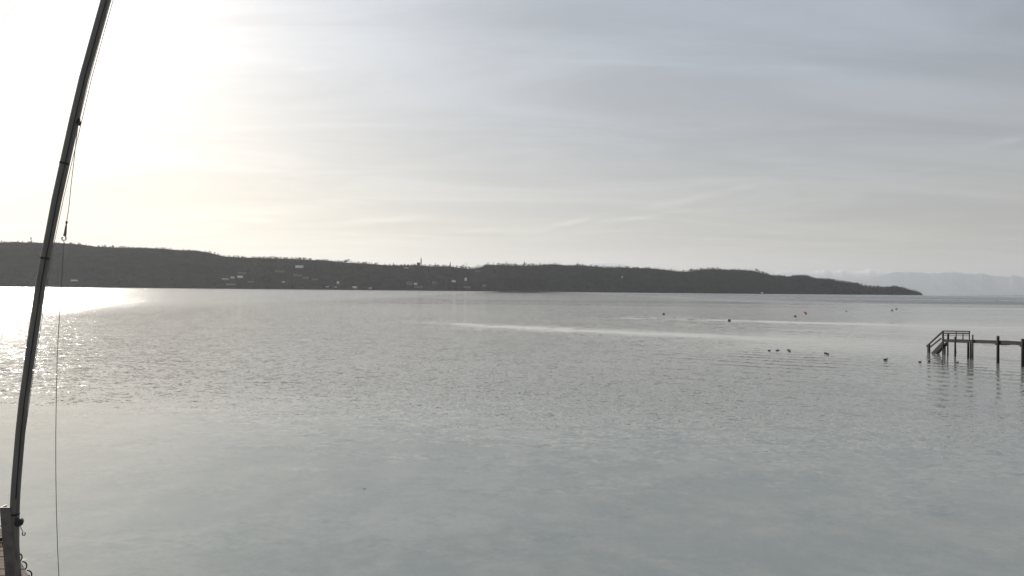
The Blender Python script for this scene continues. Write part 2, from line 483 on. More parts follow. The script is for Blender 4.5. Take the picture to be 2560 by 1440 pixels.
def far_hill():
    pxs = np.arange(-700, 2316, 4.0)
    ss = np.array([-0.06, 0.0, 0.02, 0.08, 0.16, 0.25, 0.35, 0.45, 0.55, 0.65, 0.75, 0.85, 0.93, 1.0])
    rows = []
    for s in ss:
        X, Y, Z = slope_point(pxs, max(s, 0.0))
        if s < 0:
            Y2 = shore_Y(pxs) - 12; X = (pxs - 1280) / F * Y2; Y = Y2; Z = np.full_like(X, -0.8)
        rows.append(np.stack([X, Y, Z], 1))
    X, Y, Z = slope_point(pxs, 1.0)
    for dY, k in ((500, 0.8), (1400, 0.35), (2400, -0.01)):
        Y2 = Y + dY * np.interp(pxs, [-700, 1900, 2312], [1, 1, .25])
        rows.append(np.stack([(pxs - 1280) / F * Y2, Y2, Z * k], 1))
    V = np.concatenate(rows); n = len(pxs)
    V[:, 2] += (np.sin(V[:, 0] * .021) + np.sin(V[:, 1] * .017 + V[:, 0] * .009)) * .8 * (V[:, 2] > 3)
    q = [(j * n + i, j * n + i + 1, (j + 1) * n + i + 1, (j + 1) * n + i) for j in range(len(rows) - 1) for i in range(n - 1)]
    me = np_mesh('far_shore_hill', V, q)
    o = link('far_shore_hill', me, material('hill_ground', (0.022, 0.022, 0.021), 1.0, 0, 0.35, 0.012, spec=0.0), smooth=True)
    o['kind'] = 'structure'
far_hill()

# houses, the church and the tower that stand on the far hillside: list first so that the woods leave them clear
CLEAR = []       # (px centre, px half width, depth)
def find_slope(px, py):
    """s on the hillside whose ground projects to (px, py)"""
    lo, hi = 0.0, 1.0
    for _ in range(40):
        md = (lo + hi) / 2
        X, Y, Z = slope_point(px, md)
        yp = horizon_y(px) - (Z - H) / Y * F
        if yp > py: lo = md
        else: hi = md
    return lo

def gable(mb, L, Wd, hw, hr, mi=0, over=0.5, thick=0.35):
    """roof slabs over a box L x Wd, wall height hw, ridge along x"""
    for sgn in (-1, 1):
        e = Vector((0, sgn * (Wd / 2 + over), hw - over * hr / (Wd / 2)))
        r = Vector((0, 0, hw + hr))
        n = Vector((0, sgn * hr, Wd / 2)).normalized() * thick
        x0, x1 = -L / 2 - over, L / 2 + over
        A = [(x0, e.y, e.z), (x1, e.y, e.z), (x1, 0, r.z), (x0, 0, r.z)]
        B = [(a[0], a[1] + n.y, a[2] + n.z) for a in A]
        B[2] = (x1, 0, r.z + thick * 1.1); B[3] = (x0, 0, r.z + thick * 1.1)
        mb.add(A + B, [(0,3,2,1),(4,5,6,7),(0,1,5,4),(1,2,6,5),(2,3,7,6),(3,0,4,7)], mi)

def house(px, py, wpx, hpx, label, wallm='wall', roofm='roof', pitch=0.45, yaw=0.0, clear=True):
    s = find_slope(px, py)
    X, Y, Z = slope_point(px, s)
    k = Y / F
    L, hw = wpx * k, max(hpx * k * 0.62, 3.0)
    Wd = min(max(L * 0.65, 8.0), 16.0)
    hr = Wd / 2 * pitch
    o = thing('house', (X, Y, Z), label, 'house', 'houses on the far hillside', math.atan2(-X, Y) * 0.0 - math.atan2(X, Y) + yaw)
    wb = MB(); wb.box((0, 0, hw / 2 - 1.5), (L, Wd, hw + 3))
    for sx in (-1, 1):
        wb.add([(sx * L / 2, -Wd / 2, hw), (sx * L / 2, Wd / 2, hw), (sx * L / 2, 0, hw + hr * 0.97), (sx * (L / 2 - .3), -Wd / 2, hw), (sx * (L / 2 - .3), Wd / 2, hw), (sx * (L / 2 - .3), 0, hw + hr * 0.97)],
               [(0, 1, 2), (5, 4, 3), (0, 3, 4, 1), (1, 4, 5, 2), (2, 5, 3, 0)])
    wb.build('wall', M[wallm], o)
    rb = MB(); gable(rb, L, Wd, hw, hr)
    rf = rb.build('roof', M[roofm], o)
    cb = MB(); cb.box((L * 0.22, Wd * 0.12, hw + hr + 0.2), (0.9, 0.9, 1.8)); cb.build('chimney', M['wall'], rf)
    nw = max(2, int(L / 5))
    wm = None
    for i in range(nw):
        if wm is None:
            g = MB(); g.box((0, 0, 0), (1.4, 0.12, 1.5)); wm = g.mesh('window')
        wo_ = link('window', wm, M['glass'], o)
        wo_.location = (-L / 2 + (i + .5) * L / nw, -Wd / 2 - 0.03, hw * 0.55)
    if clear:
        CLEAR.append((px, wpx / 2 + 1.5, Y))
    return o

HOUSES = [
    (186, 703, 15, 4, 'long low pale house alone near the water under the left wooded ridge', 'white', 'roof', .3, 0),
    (563, 700, 16, 4, 'pale building with a slanting roof left of the two brightest roofs on the shore slope', 'wall', 'sheet', .22, .35),
    (581, 695, 8, 4, 'smaller of the two glinting roofs side by side on the shore slope', 'white', 'sheet', .24, .12),
    (600, 694, 13, 6, 'brightest glinting white house on the left shore slope, right of its smaller neighbour', 'white', 'sheet', .24, .0),
    (627, 706, 14, 4, 'low grey house below and right of the brightest glinting house', 'wall', 'roof', .4, .1),
    (577, 713, 22, 4, 'long grey building close to the water below the glinting roofs', 'wall', 'roof', .3, .0),
    (605, 684, 18, 4, 'dim grey house up the slope right above the brightest glinting house', 'wall', 'roof', .4, -.1),
    (698, 680, 22, 4, 'long dim grey roof line halfway up the slope left of the white hilltop house', 'wall', 'roof', .3, 0),
    (709, 706, 7, 5, 'small pale house standing alone low on the slope below the long dim roof', 'white', 'roof', .5, .3),
    (748, 669, 19, 7, 'large bright white house high on the slope below the ridge', 'white', 'sheet', .24, .0),
    (744, 690, 20, 6, 'grey house straight below the large white hillside house', 'wall', 'roof', .45, .2),
    (764, 696, 14, 5, 'dim grey house to the lower right under the large white hillside house', 'wall', 'roof', .45, -.2),
    (788, 700, 14, 4, 'dim low house rightmost of the row below the large white hillside house', 'wall', 'roof', .45, .1),
    (818, 719, 8, 4, 'small pale boathouse at the water left of the white tower-like house', 'wall', 'sheet', .22, .1),
    (839, 720, 7, 4, 'tiny pale shed at the water right under the white tower-like house', 'wall', 'sheet', .22, .0),
    (845, 709, 6, 8, 'narrow tall white house just above the waterline', 'white', 'sheet', .3, .0),
    (887, 720, 11, 5, 'bright white boathouse on the shoreline right of the narrow white house', 'white', 'sheet', .22, .0),
    (926, 721, 8, 3, 'tiny pale hut on the shoreline right of the white boathouse', 'white', 'roof', .4, .0),
    (1024, 712, 15, 11, 'big grey block of a house at the shore below the church spire', 'wall', 'roof', .5, .1),
    (1039, 711, 7, 5, 'small bright house against the big grey block below the spire', 'white', 'sheet', .3, .3),
    (1046, 719, 22, 5, 'long grey boathouse on the shoreline below the church spire', 'wall', 'roof', .35, 0),
    (1087, 710, 12, 9, 'grey gabled house between the spire and the bright slanted gable', 'wall', 'roof', .8, .6),
    (1134, 705, 9, 6, 'pale house left of the bright slanted white gable', 'white', 'sheet', .3, -.2),
    (1164, 702, 6, 8, 'steep bright white gable house low on the slope right of the spire', 'white', 'white', 1.3, .9),
    (1211, 718, 9, 9, 'small dim house at the shore right of the steep white gable', 'wall', 'roof', .7, .2),
    (1168, 720, 18, 5, 'dim grey house on the shoreline below the steep white gable', 'wall', 'roof', .4, 0),
    (1015, 672, 10, 4, 'pale house under the skyline left of the church spire', 'wall', 'sheet', .24, .0),
    (1182, 670, 12, 4, 'pale house in the dip of the skyline right of the spire', 'white', 'sheet', .24, 0),
    (1196, 680, 12, 5, 'dim grey house below the dip in the skyline', 'wall', 'roof', .45, .1),
    (1555, 696, 4, 6, 'lone small pale gable halfway up the bare right slope', 'wall', 'white', 1.1, .9),
    (1905, 733, 6, 3, 'lone pale boathouse on the shoreline below the rounded right hill', 'white', 'sheet', .24, 0),
]
for hs in HOUSES:
    house(*hs)

def church():
    px = 1047.0
    X, Y, Z = slope_point(px, 0.985)
    Z = float(Z); k = float(Y) / F
    o = thing('church', (float(X), float(Y), Z), 'church with a slender pointed spire standing above the skyline', 'church', None, -math.atan2(float(X), float(Y)))
    top = H + (horizon_y(1052) - 641.5) * k - Z
    tx = 5 * k
    nb = MB(); nb.box((-4.5, 0, 6), (26, 13, 16)); nb.build('nave', M['roof'], o)
    rb = MB(); rb2 = MB(); gable(rb2, 26, 13, 14.0, 9.0)
    rb2.v = [(v[0] - 4.5, v[1], v[2]) for v in rb2.v]
    rb2.build('nave_roof', M['roof'], o)
    tw = 8.6; th = top * 0.60
    tb = MB(); tb.box((tx, 0, th / 2 - 1), (tw, tw, th + 2)); tower = tb.build('tower', M['roof'], o)
    for sx in (-1, 1):
        g = MB(); g.box((tx + sx * 1.7, -tw / 2 - .06, th - 5), (1.6, .3, 4.2)); g.build('belfry_opening', M['dark'], tower)
    sb = MB()
    n = 8; vs_ = []
    for (zz, rr) in ((th, tw * .64), (th + (top - th) * .22, tw * .40), (top, 0.12)):
        for i in range(n):
            a = 2 * math.pi * (i + .5) / n
            vs_.append((tx + math.cos(a) * rr, math.sin(a) * rr, zz))
    fs_ = [(j * n + i, j * n + (i + 1) % n, (j + 1) * n + (i + 1) % n, (j + 1) * n + i) for j in range(2) for i in range(n)]
    fs_.append(tuple(range(n - 1, -1, -1)))
    sb.add(vs_, fs_)
    sp = sb.build('spire', M['slate'], o)
    cb = MB(); cb.bar((tx, 0, top - 1), (tx, 0, top + 3.5), .4, .4); cb.bar((tx - 1.1, 0, top + 2.2), (tx + 1.1, 0, top + 2.2), .35, .35)
    cb.build('cross', M['dark'], sp)
church()

def lookout():
    px = 76.0
    X, Y, Z = slope_point(px, 1.0)
    X, Y, Z = float(X), float(Y), float(Z); k = Y / F
    o = thing('water_tower', (X, Y, Z), 'slim tower with a small round head poking above the wooded left skyline', 'tower')
    top = H + (horizon_y(px) - 593.5) * k - Z
    hb = 7.0 * k * .8
    a = MB(); a.tube([(0, 0, -2), (0, 0, top - hb)], [1.5, 1.1], 10); a.build('shaft', M['wall'], o, True)
    b = MB(); b.tube([(0, 0, top - hb), (0, 0, top - hb * .75), (0, 0, top - hb * .2), (0, 0, top - .4), (0, 0, top)], [1.4, 4.2, 4.4, 3.0, .6], 14); b.build('tank', M['steel'], o, True)
    c = MB(); c.tube([(0, 0, top), (0, 0, top + 4)], .18, 6); c.build('aerial', M['dark'], o)
lookout()

# --- trees
def conifer_shape(h, r, tiers=4, n=7, rg=rng):
    V, T = [], []
    for i in range(tiers):
        z0 = h * (0.10 + 0.80 * i / tiers); z1 = min(z0 + h * (0.95 / tiers + 0.16), h)
        rr = r * (1 - i / (tiers + 0.35))
        b = len(V)
        for kk in range(n):
            a = 2 * math.pi * (kk + .5 * (i % 2)) / n
            q = rr * rg.uniform(.62, 1.15)
            V.append((math.cos(a) * q, math.sin(a) * q, z0 + rg.uniform(-.05, .05) * h))
        V.append((rg.uniform(-.1, .1), rg.uniform(-.1, .1), z1))
        for kk in range(n):
            T.append((b + kk, b + (kk + 1) % n, b + n))
    return np.array(V), np.array(T)

def crown_shape(h, r, count=60, leaf=1.9, rg=rng):
    """an open, twiggy bare crown: many small slivers through the volume"""
    V, T = [], []
    for i in range(count):
        u = rg.normal(size=3); u /= np.linalg.norm(u)
        q = rg.uniform(.25, 1.0) ** (1 / 2.4)
        c = np.array([u[0] * r * q, u[1] * r * q, h * .60 + u[2] * h * .40 * q])
        d1 = u + rg.normal(size=3) * .7; d1 /= np.linalg.norm(d1)
        d2 = np.cross(d1, rg.normal(size=3)); d2 /= np.linalg.norm(d2)
        L = leaf * rg.uniform(.6, 1.4)
        b = len(V)
        V += [c - d2 * L * .42, c + d2 * L * .42, c + d1 * L]
        T.append((b, b + 1, b + 2))
    return np.array(V), np.array(T)

def woods(name, count_slope, count_ridge, kind, mat):
    protos = []
    for i in range(8):
        if kind == 'conifer':
            protos.append(conifer_shape(1.0, rng.uniform(.20, .30), 3, 6))
        else:
            protos.append(crown_shape(1.0, rng.uniform(.38, .52), 56, .17))
    VV, TT, base = [], [], 0
    # density follows the length of shore, not the picture
    pg = np.linspace(-690, 2306, 3000)
    dens = shore_Y(pg) * np.interp(pg, [-690, 2000, 2306], [1, .9, .6])
    cdf = np.cumsum(dens); cdf /= cdf[-1]
    def place(px, s, hscale):
        nonlocal base
        X, Y, Z = slope_point(px, s)
        for (cx_, hw_, yh) in CLEAR:
            if abs(px - cx_) < hw_ and yh - 170 < Y < yh + 14:
                return
        if abs(px - 1047) < 9 and s > 0.9: return
        h = float(tree_H(px)) * hscale
        v, tr = protos[rng.integers(len(protos))]
        a = rng.uniform(0, 6.283); ca, sa = math.cos(a), math.sin(a)
        P_ = np.empty_like(v)
        P_[:, 0] = (v[:, 0] * ca - v[:, 1] * sa) * h + X
        P_[:, 1] = (v[:, 0] * sa + v[:, 1] * ca) * h + Y
        P_[:, 2] = v[:, 2] * h + Z - .3
        VV.append(P_); TT.append(tr + base); base += len(v)
    for _ in range(count_slope):
        px = float(np.interp(rng.random(), cdf, pg))
        pat = math.sin(px * .013 + 1) + math.sin(px * .031 + 2.0) + rng.normal() * .8
        con = pat > .25
        if px < 520: con = pat > -.9
        if (kind == 'conifer') != con: continue
        place(px, rng.random() ** .9, rng.uniform(.7, 1.12))
    for _ in range(count_ridge):
        px = float(np.interp(rng.random(), cdf, pg))
        pat = math.sin(px * .013 + 1) + math.sin(px * .031 + 2.0) + rng.normal() * .6
        con = pat > .25
        if px < 520: con = pat > -.9
        if 560 < px < 930 or 1720 < px < 1900: con = pat > 1.3
        if (kind == 'conifer') != con: continue
        place(px, rng.uniform(.94, 1.02), rng.uniform(.6, 1.0) * (.86 + .22 * math.sin(px * .11) + .16 * math.sin(px * .043 + 2) + .12 * math.sin(px * .27)) * (1.0 if rng.random() < .88 else rng.uniform(1.25, 1.55)))
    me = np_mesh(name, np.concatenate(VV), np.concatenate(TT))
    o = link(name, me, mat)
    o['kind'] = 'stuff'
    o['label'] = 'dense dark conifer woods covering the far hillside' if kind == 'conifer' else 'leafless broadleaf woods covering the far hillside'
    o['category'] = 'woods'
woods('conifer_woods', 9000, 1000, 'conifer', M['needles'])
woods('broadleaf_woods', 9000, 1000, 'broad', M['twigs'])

SKY_TREES = [   # single trees that stand out of the skyline: px, top y, kind, label
    (680, 639, 'broad', 'lone bare tree bump on the smooth ridge above the brightest glinting roofs'),
    (1088, 656, 'conifer', 'small dark conifer on the skyline just right of the church spire'),
    (1125, 653, 'conifer', 'tall dark tree on the skyline midway between spire and skyline dip'),
    (1164, 656, 'broad', 'bare open tree on the skyline left of the dip'),
    (1196, 659, 'broad', 'bare spreading tree inside the skyline dip'),
    (1219, 654, 'broad', 'big round bare tree on the right edge of the skyline dip'),
    (1233, 655, 'conifer', 'dark conifer beside the big round bare tree at the dip'),
    (1310, 651, 'conifer', 'pointed lone conifer sticking up in the middle of the skyline'),
    (1386, 655, 'broad', 'broad bare tree on the skyline right of the pointed lone conifer'),
    (1443, 655, 'conifer', 'conifer on the skyline where the faint blue summit begins'),
    (1548, 660, 'conifer', 'conifer at the right end of the faint blue summit'),
    (1662, 668, 'conifer', 'last dark conifer before the skyline falls to the right saddle'),
]
def sky_tree(px, ytop, kind, label):
    s = 0.97
    X, Y, Z = (float(q) for q in slope_point(px, s))
    h = max(H + (horizon_y(px) - ytop) / F * Y - Z, 14.0)
    nm = 'conifer_tree' if kind == 'conifer' else 'bare_tree'
    o = thing(nm, (X, Y, Z), label, 'tree', 'single trees on the far skyline')
    tb = MB(); tb.tube([(0, 0, -1), (.2, 0, h * .4), (0, .1, h * .85)], [.5, .34, .08], 6)
    if kind != 'conifer':
        for i in range(7):
            a = i * 2.4; z0 = h * (.28 + .05 * i); q = h * (.30 - .018 * i)
            tb.tube([(0, 0, z0), (math.cos(a) * q * .5, math.sin(a) * q * .5, z0 + h * .14), (math.cos(a) * q, math.sin(a) * q, z0 + h * .22)], [.24, .15, .05], 5)
    tb.build('trunk', M['bark'], o)
    v, tr = conifer_shape(h, h * .17, 6, 8) if kind == 'conifer' else crown_shape(h, h * .33, 150, 1.7)
    link('crown', np_mesh('crown', v, tr), M['needles' if kind == 'conifer' else 'twigs'], o)
for st in SKY_TREES:
    sky_tree(*st)

# far end of the lake: a low dark rim of land, and the mountains behind
def strip(name, prof, Y, W, mat, rough, base=-5.0):
    """terrain ridge whose crest follows (px, py) at distance Y"""
    xs = np.array([a for a, b in prof], float); yp = np.array([b for a, b in prof], float)
    px = np.arange(xs[0], xs[-1] + .1, 3.0)
    r2 = np.random.default_rng(int(Y))
    jag = np.interp(px, px[::2], r2.normal(size=len(px[::2]))) * (0.55 if Y > 30000 else .15)
    zc = np.maximum(H + (horizon_y(px) - np.interp(px, xs, yp) + jag) / F * Y, base + 1)
    ph = r2.uniform(0, 6.28, 12)
    rows = []
    for s in np.linspace(0, 1, 15):
        yy = Y - W * (1 - s)
        X = (px - 1280) / F * yy
        nz = sum(np.sin(px * (.02 * 1.5 ** i) + ph[i] + s * (3 + 2.2 * i)) / 1.45 ** i for i in range(9)) * rough * 4 * s * (1 - s)
        rows.append(np.stack([X, np.full_like(px, yy), base + (zc - base) * s ** 1.25 + nz * (zc - base)], 1))
    rows.append(np.stack([(px - 1280) / F * (Y + W * .7), np.full_like(px, Y + W * .7), np.full_like(px, base)], 1))
    V = np.concatenate(rows); n = len(px)
    q = [(j * n + i, j * n + i + 1, (j + 1) * n + i + 1, (j + 1) * n + i) for j in range(len(rows) - 1) for i in range(n - 1)]
    o = link(name, np_mesh(name, V, q), mat)
    o['kind'] = 'structure'
    return o

def rockmat(name, snow_lo, snow_hi):
    mt = bpy.data.materials.new(name); mt.use_nodes = True
    t = NT(mt.node_tree)
    geo = t.n('ShaderNodeNewGeometry')
    x, y, z = t.sep(geo.outputs['Position'])
    nz = t.noise(geo.outputs['Position'], 0.0011, 6.0, 0.65)
    zz = t.math('ADD', z, t.math('MULTIPLY_ADD', nz, 1600.0, -800.0))
    c = t.mix(t.smooth(zz, snow_lo, snow_hi), t.mix(nz, (0.085, 0.115, 0.14), (0.165, 0.20, 0.23)), (0.78, 0.79, 0.8))
    p = t.n('ShaderNodeBsdfPrincipled'); t.l(c, p.inputs['Base Color']); p.inputs['Roughness'].default_value = .9
    p.inputs['Specular IOR Level'].default_value = .1
    o = t.n('ShaderNodeOutputMaterial'); t.l(p.outputs[0], o.inputs['Surface'])
    return mt
NEAR_RANGE = [(1300,720),(1430,672),(1465,657),(1500,654.5),(1535,656),(1570,664),(1650,685),(1760,700),(1900,708),(2040,708),(2100,704),(2140,701),(2166,699),(2185,694),(2206,689),(2218,684),(2232,681),(2248,679.5),
              (2262,680.5),(2275,679.3),(2290,680.5),(2310,682),(2325,684),(2345,683.6),(2358,682.5),(2368,680.5),(2374,681),(2381,678),(2390,680.2),(2398,680),(2408,683),(2420,685),(2436,685.6),
              (2446,683),(2454,682.5),(2464,686),(2480,689.5),(2500,691),(2522,692),(2532,688.5),(2545,690),(2560,695),(2640,690),(2800,684),(3100,700),(3400,715)]
FAR_RANGE = [(1560,700),(1760,690),(1880,684),(1940,681),(1966,676),(1985,678),(2020,681),(2048,676),(2062,673.5),(2075,679),(2090,676.5),(2104,673),(2118,675.5),(2130,678),(2150,677),(2165,674),(2178,672),(2190,675),(2204,676),
             (2215,679),(2240,684),(2330,690),(2450,694),(2600,697),(3000,705)]
strip('near_mountain_range', NEAR_RANGE, 60000, 11000, rockmat('mountain_rock', 1850, 2600), .06)
strip('far_mountain_range', FAR_RANGE, 77000, 12000, rockmat('snowy_mountain_rock', 1700, 2700), .05)
strip('lake_end_land', [(2200,742),(2300,737.5),(2400,737.2),(2500,738),(2600,738.6),(2800,739.5),(3100,742),(3500,745)], 19000, 1200, material('low_wooded_land', (0.05, 0.055, 0.045), .95, 0, .3, .004, spec=.1), .02, -0.5)

# ground below the hills and mountains, just under the water sheet
gb = np_mesh('ground', [(-90000, -300, -2), (90000, -300, -2), (90000, 87000, -2), (-90000, 87000, -2)], [(0, 1, 2, 3)])
go = link('ground', gb, material('plain_ground', (0.08, 0.085, 0.06), .95, 0, .3, .0008, spec=.1))
go['kind'] = 'structure'

# ------------------------------------------------------------------ haze
hz = MB(); hz.box((0, 43800, 1898.5), (190000, 88400, 3803))
hm = bpy.data.materials.new('haze_air'); hm.use_nodes = True
ht = NT(hm.node_tree)
pv = ht.n('ShaderNodeVolumePrincipled')
pv.inputs['Color'].default_value = (0.89, 0.92, 0.965, 1)
pv.inputs['Density'].default_value = 1.88e-5
pv.inputs['Anisotropy'].default_value = 0.34
ho = ht.n('ShaderNodeOutputMaterial'); ht.l(pv.outputs[0], ho.inputs['Volume'])
hobj = hz.build('haze', hm)
hobj['kind'] = 'stuff'

# ------------------------------------------------------------------ landing stage with the leaning mast, near left
DZ = 1.2          # deck height
def stage():
    o = thing('landing_stage', (-9.8, 12.6, DZ), 'weathered plank landing stage at the foot of the leaning mast', 'jetty')
    org = Vector((-9.8, 12.6, DZ))
    e0 = on_water(72, 1440, DZ); e1 = on_water(42, 1385, DZ); e2 = on_water(-1, 1318, DZ)
    def edge_x(Y):
        return float(np.interp(Y, [8.0, e0.y, e1.y, e2.y, 16.5], [e0.x + .25, e0.x, e1.x, e2.x, e2.x - 1.6]))
    y = 8.6; k = 0
    while y < 16.2:
        xe = edge_x(y + .06) + random.uniform(-.03, .03)
        xs_ = -15.5 + random.uniform(-.05, .05)
        pb = MB()
        wd = .128 + random.uniform(-.006, .006)
        x1a, x1b = edge_x(y), edge_x(y + wd)
        zt = random.uniform(-.006, .006)
        pts = [(xs_, y, -.045), (x1a, y, -.045), (x1b, y + wd, -.045), (xs_, y + wd, -.045), (xs_, y, zt), (x1a, y, zt), (x1b, y + wd, zt), (xs_, y + wd, zt)]
        pts = [(a - org.x, b - org.y, c) for a, b, c in pts]
        pb.add(pts, [(3, 2, 1, 0), (4, 5, 6, 7), (0, 1, 5, 4), (1, 2, 6, 5), (2, 3, 7, 6), (3, 0, 4, 7)])
        pb.build('plank', M['plank'], o)
        y += .143; k += 1
    bb = MB()
    for yy in (9.2, 12.5, 15.2):
        bb.bar((-15.2 - org.x, yy - org.y, -.14), (edge_x(yy) - .25 - org.x, yy - org.y, -.14), .16, .17)
    bb.build('joist', M['wood'], o)
    eb = MB()
    ys_ = np.linspace(8.7, 16.0, 12)
    for a, b in zip(ys_[:-1], ys_[1:]):
        eb.bar((edge_x(a) - .05 - org.x, a - org.y, -.15), (edge_x(b) - .05 - org.x, b - org.y, -.15), .08, .2)
    eb.build('edge_beam', M['wood'], o)
    for (xx, yy) in ((-9.6, 9.4), (-10.5, 13.2), (-14.5, 9.4), (-14.5, 15.0)):
        p_ = MB(); p_.tube([(xx - org.x, yy - org.y, -DZ - 2.0), (xx - org.x, yy - org.y, -.06)], .12, 10); p_.build('pile', M['wood'], o, True)
    # black hoops along the edge
    hoop = None
    for i, yy in enumerate((12.55, 12.95, 13.35, 14.35, 14.85, 15.3)):
        if hoop is None:
            hb_ = MB()
            hb_.tube([(0.085 * math.sin(a) - .01, 0, .095 * -math.cos(a) + .02) for a in np.linspace(0.1, math.pi - .1, 9)], 0.012, 7)
            hoop = hb_.mesh('rubber_hoop')
        ho_ = link('rubber_hoop', hoop, M['rubber'], o, False)
        ho_.location = (edge_x(yy) - org.x - .01, yy - org.y, -.06)
        ho_.rotation_euler = (0, 0, R(35))
    # pale coil of rope and cleats near the mast
    for i, (px, py) in enumerate(((3, 1352), (9, 1362))):
        w_ = on_water(px, py, DZ)
        cb = MB(); cb.bar((w_.x - org.x - .09, w_.y - org.y, .05), (w_.x - org.x + .09, w_.y - org.y, .05), .03, .03); cb.bar((w_.x - org.x, w_.y - org.y, .0), (w_.x - org.x, w_.y - org.y, .05), .04, .04)
        cb.build('cleat', M['wood'], o)
stage()

MY = 12.3
MAST = [(264,0),(236,100),(208.5,200),(185,300),(163,400),(141,500),(122,600),(110,660),(100,718),(89.5,790),(79,860),(69.5,930),(59.5,1000),(51,1080),(45,1150),(41,1200),(38,1245),(36.5,1290),(36,1340),(36,1395)]
def mast():
    base = at_depth(36, 1440, MY); base.z = DZ
    o = thing('flag_mast', base, 'tall dark leaning mast held in a steel post on the landing stage', 'mast')
    L = lambda v: Vector(v) - base
    pts = [at_depth(x, y, MY) for x, y in MAST]
    # goes on above the picture
    d = (pts[0] - pts[1]).normalized()
    head = [pts[0] + d * (1.2 * i) + Vector((.035 * i * i, 0, 0)) for i in (3, 2, 1)]
    allp = [L(p) for p in head + pts]
    n_ = len(allp)
    pb = MB(); pb.tube(allp, [.055, .062, .069] + [.075] * (n_ - 3), 20)
    pole = pb.build('pole', M['pole'], o, True)
    # sail track along the side away from the light
    tr = MB()
    tp = [p + Vector((.052, -.056, 0)) for p in allp[3:-3]]
    tr.tube(tp, .010, 6); tr.build('sail_track', M['dark'], pole, True)
    # joint bands
    for (x, y) in ((161, 408), (112.5, 645), (36.6, 1285)):
        c = L(at_depth(x, y, MY)); j = min(range(len(allp) - 1), key=lambda i: (allp[i] - c).length)
        t_ = (allp[max(j - 1, 0)] - allp[min(j + 1, n_ - 1)]).normalized()
        bb = MB(); bb.tube([c - t_ * .02, c + t_ * .02], .079, 20); bb.build('band', M['dark'], pole, True)
    # halyards running close to the pole
    hal = [[(283,0),(255,100),(228,200),(205,300),(181,400),(158,500),(137,600),(120,700),(106,790),(84,930),(63,1080),(49,1200),(45,1285)],
           [(278,0),(250,100),(223,200),(198.5,300),(176.5,400),(154,500),(133.5,600),(116,700),(102.5,790),(81.5,930),(61,1080),(47.5,1200),(44,1285)]]
    for hl in hal:
        hp = [L(at_depth(x, y, MY - .05)) for x, y in hl]
        hp = [hp[0] + (hp[0] - hp[1]) * 1.6] + hp
        hb_ = MB(); hb_.tube(hp, .0055, 6); hb_.build('halyard', M['rope'], o, True)
    # stay wire running up to the masthead from the left
    a = at_depth(0, 55, MY + 3.0); b = at_depth(55, 0, MY + 2.8); dd = b - a
    sb = MB(); sb.tube([L(a - dd * 14), L(a), L(b), L(b + dd * 3.4)], .004, 6); sb.build('stay_wire', M['galv'], o, True)
    # block on the side of the pole
    c = L(at_depth(196, 303, MY))
    fb = MB()
    fb.box(c + Vector((-.02, 0, .03)), (.09, .035, .05)); fb.box(c + Vector((.015, 0, -.035)), (.035, .03, .09))
    fb.tube([c + Vector((.0, -.03, -.02)), c + Vector((.0, .03, -.02))], .034, 12)
    fb.build('halyard_block', M['dark'], o)
    # upright steel channel that holds the foot of the pole
    def P(x, y): return L(at_depth(x, y, MY))
    tb = MB()
    lt, rtp = P(8, 1266), P(35, 1266)
    lb, rb_ = P(22, 1440), P(46, 1440)
    ext = (lb - lt).normalized() * .35
    lb2, rb2 = lb + ext, rb_ + ext
    front, back = Vector((0, -.085, 0)), Vector((0, .07, 0))
    th = .012
    def slab(a, b, c_, d_, off):
        q = [a, b, c_, d_]
        tb.add([v for v in q] + [v + off for v in q], [(0,1,2,3),(7,6,5,4),(0,4,5,1),(1,5,6,2),(2,6,7,3),(3,7,4,0)])
    slab(lt + front, lb2 + front, rb2 + front, rtp + front, Vector((0, th, 0)))
    slab(lt + front + Vector((0, th + .001, 0)), lb2 + front + Vector((0, th + .001, 0)), lb2 + back, lt + back, Vector((th, 0, 0)))
    slab(rtp + front + Vector((-th, th + .001, 0)), rb2 + front + Vector((-th, th + .001, 0)), rb2 + back + Vector((-th, 0, 0)), rtp + back + Vector((-th, 0, 0)), Vector((th, 0, 0)))
    post = tb.build('post', M['steel'], o)
    rim = MB()
    rim.bar(lt + front + Vector((0, .008, .005)), rtp + front + Vector((-.02, .008, .005)), .018, .008)
    rim.bar(lt + Vector((.008, -.07, .006)), lt + Vector((.008, .07, .006)), .016, .008)
    rim.build('post_rim', M['steel'], post)
    bp = MB(); bp.box((.04, 0, .012), (.30, .26, .024)); bp.build('base_plate', M['wood'], o)
    # winch drum with crank
    wc = L(at_depth(47.5, 1305.5, MY - .1)); va = Vector((.5, -.87, 0)) * .1
    wb = MB(); wb.tube([wc + va * .5, wc + va * .4, wc - va * .5, wc - va * .6], [.060, .070, .070, .060], 20)
    wn = wb.build('winch', M['dark'], o)
    k0, k1, k2 = (L(at_depth(x_, y_, MY - .17)) for x_, y_ in ((50, 1314), (57, 1330), (59.5, 1334.5)))
    kb = MB(); kb.tube([k0, k1], .007, 8); kb.build('crank_handle', M['galv'], wn)
    gb_ = MB()
    gb_.tube([k2 + Vector((math.sin(a) * .026, 0, math.cos(a) * .03)) for a in np.linspace(.6, 5.7, 10)], .009, 7); gb_.build('crank_knob', M['dark'], wn)
    # small coils tied to the left of the post
    for (x, y) in ((3, 1306), (9, 1352)):
        c = P(x, y); q = MB()
        q.tube([c + Vector((math.sin(a) * .05, -.12, math.cos(a) * .035)) for a in np.linspace(0, 5.6, 10)], .007, 6); q.build('lashing', M['rope'], o)
mast()

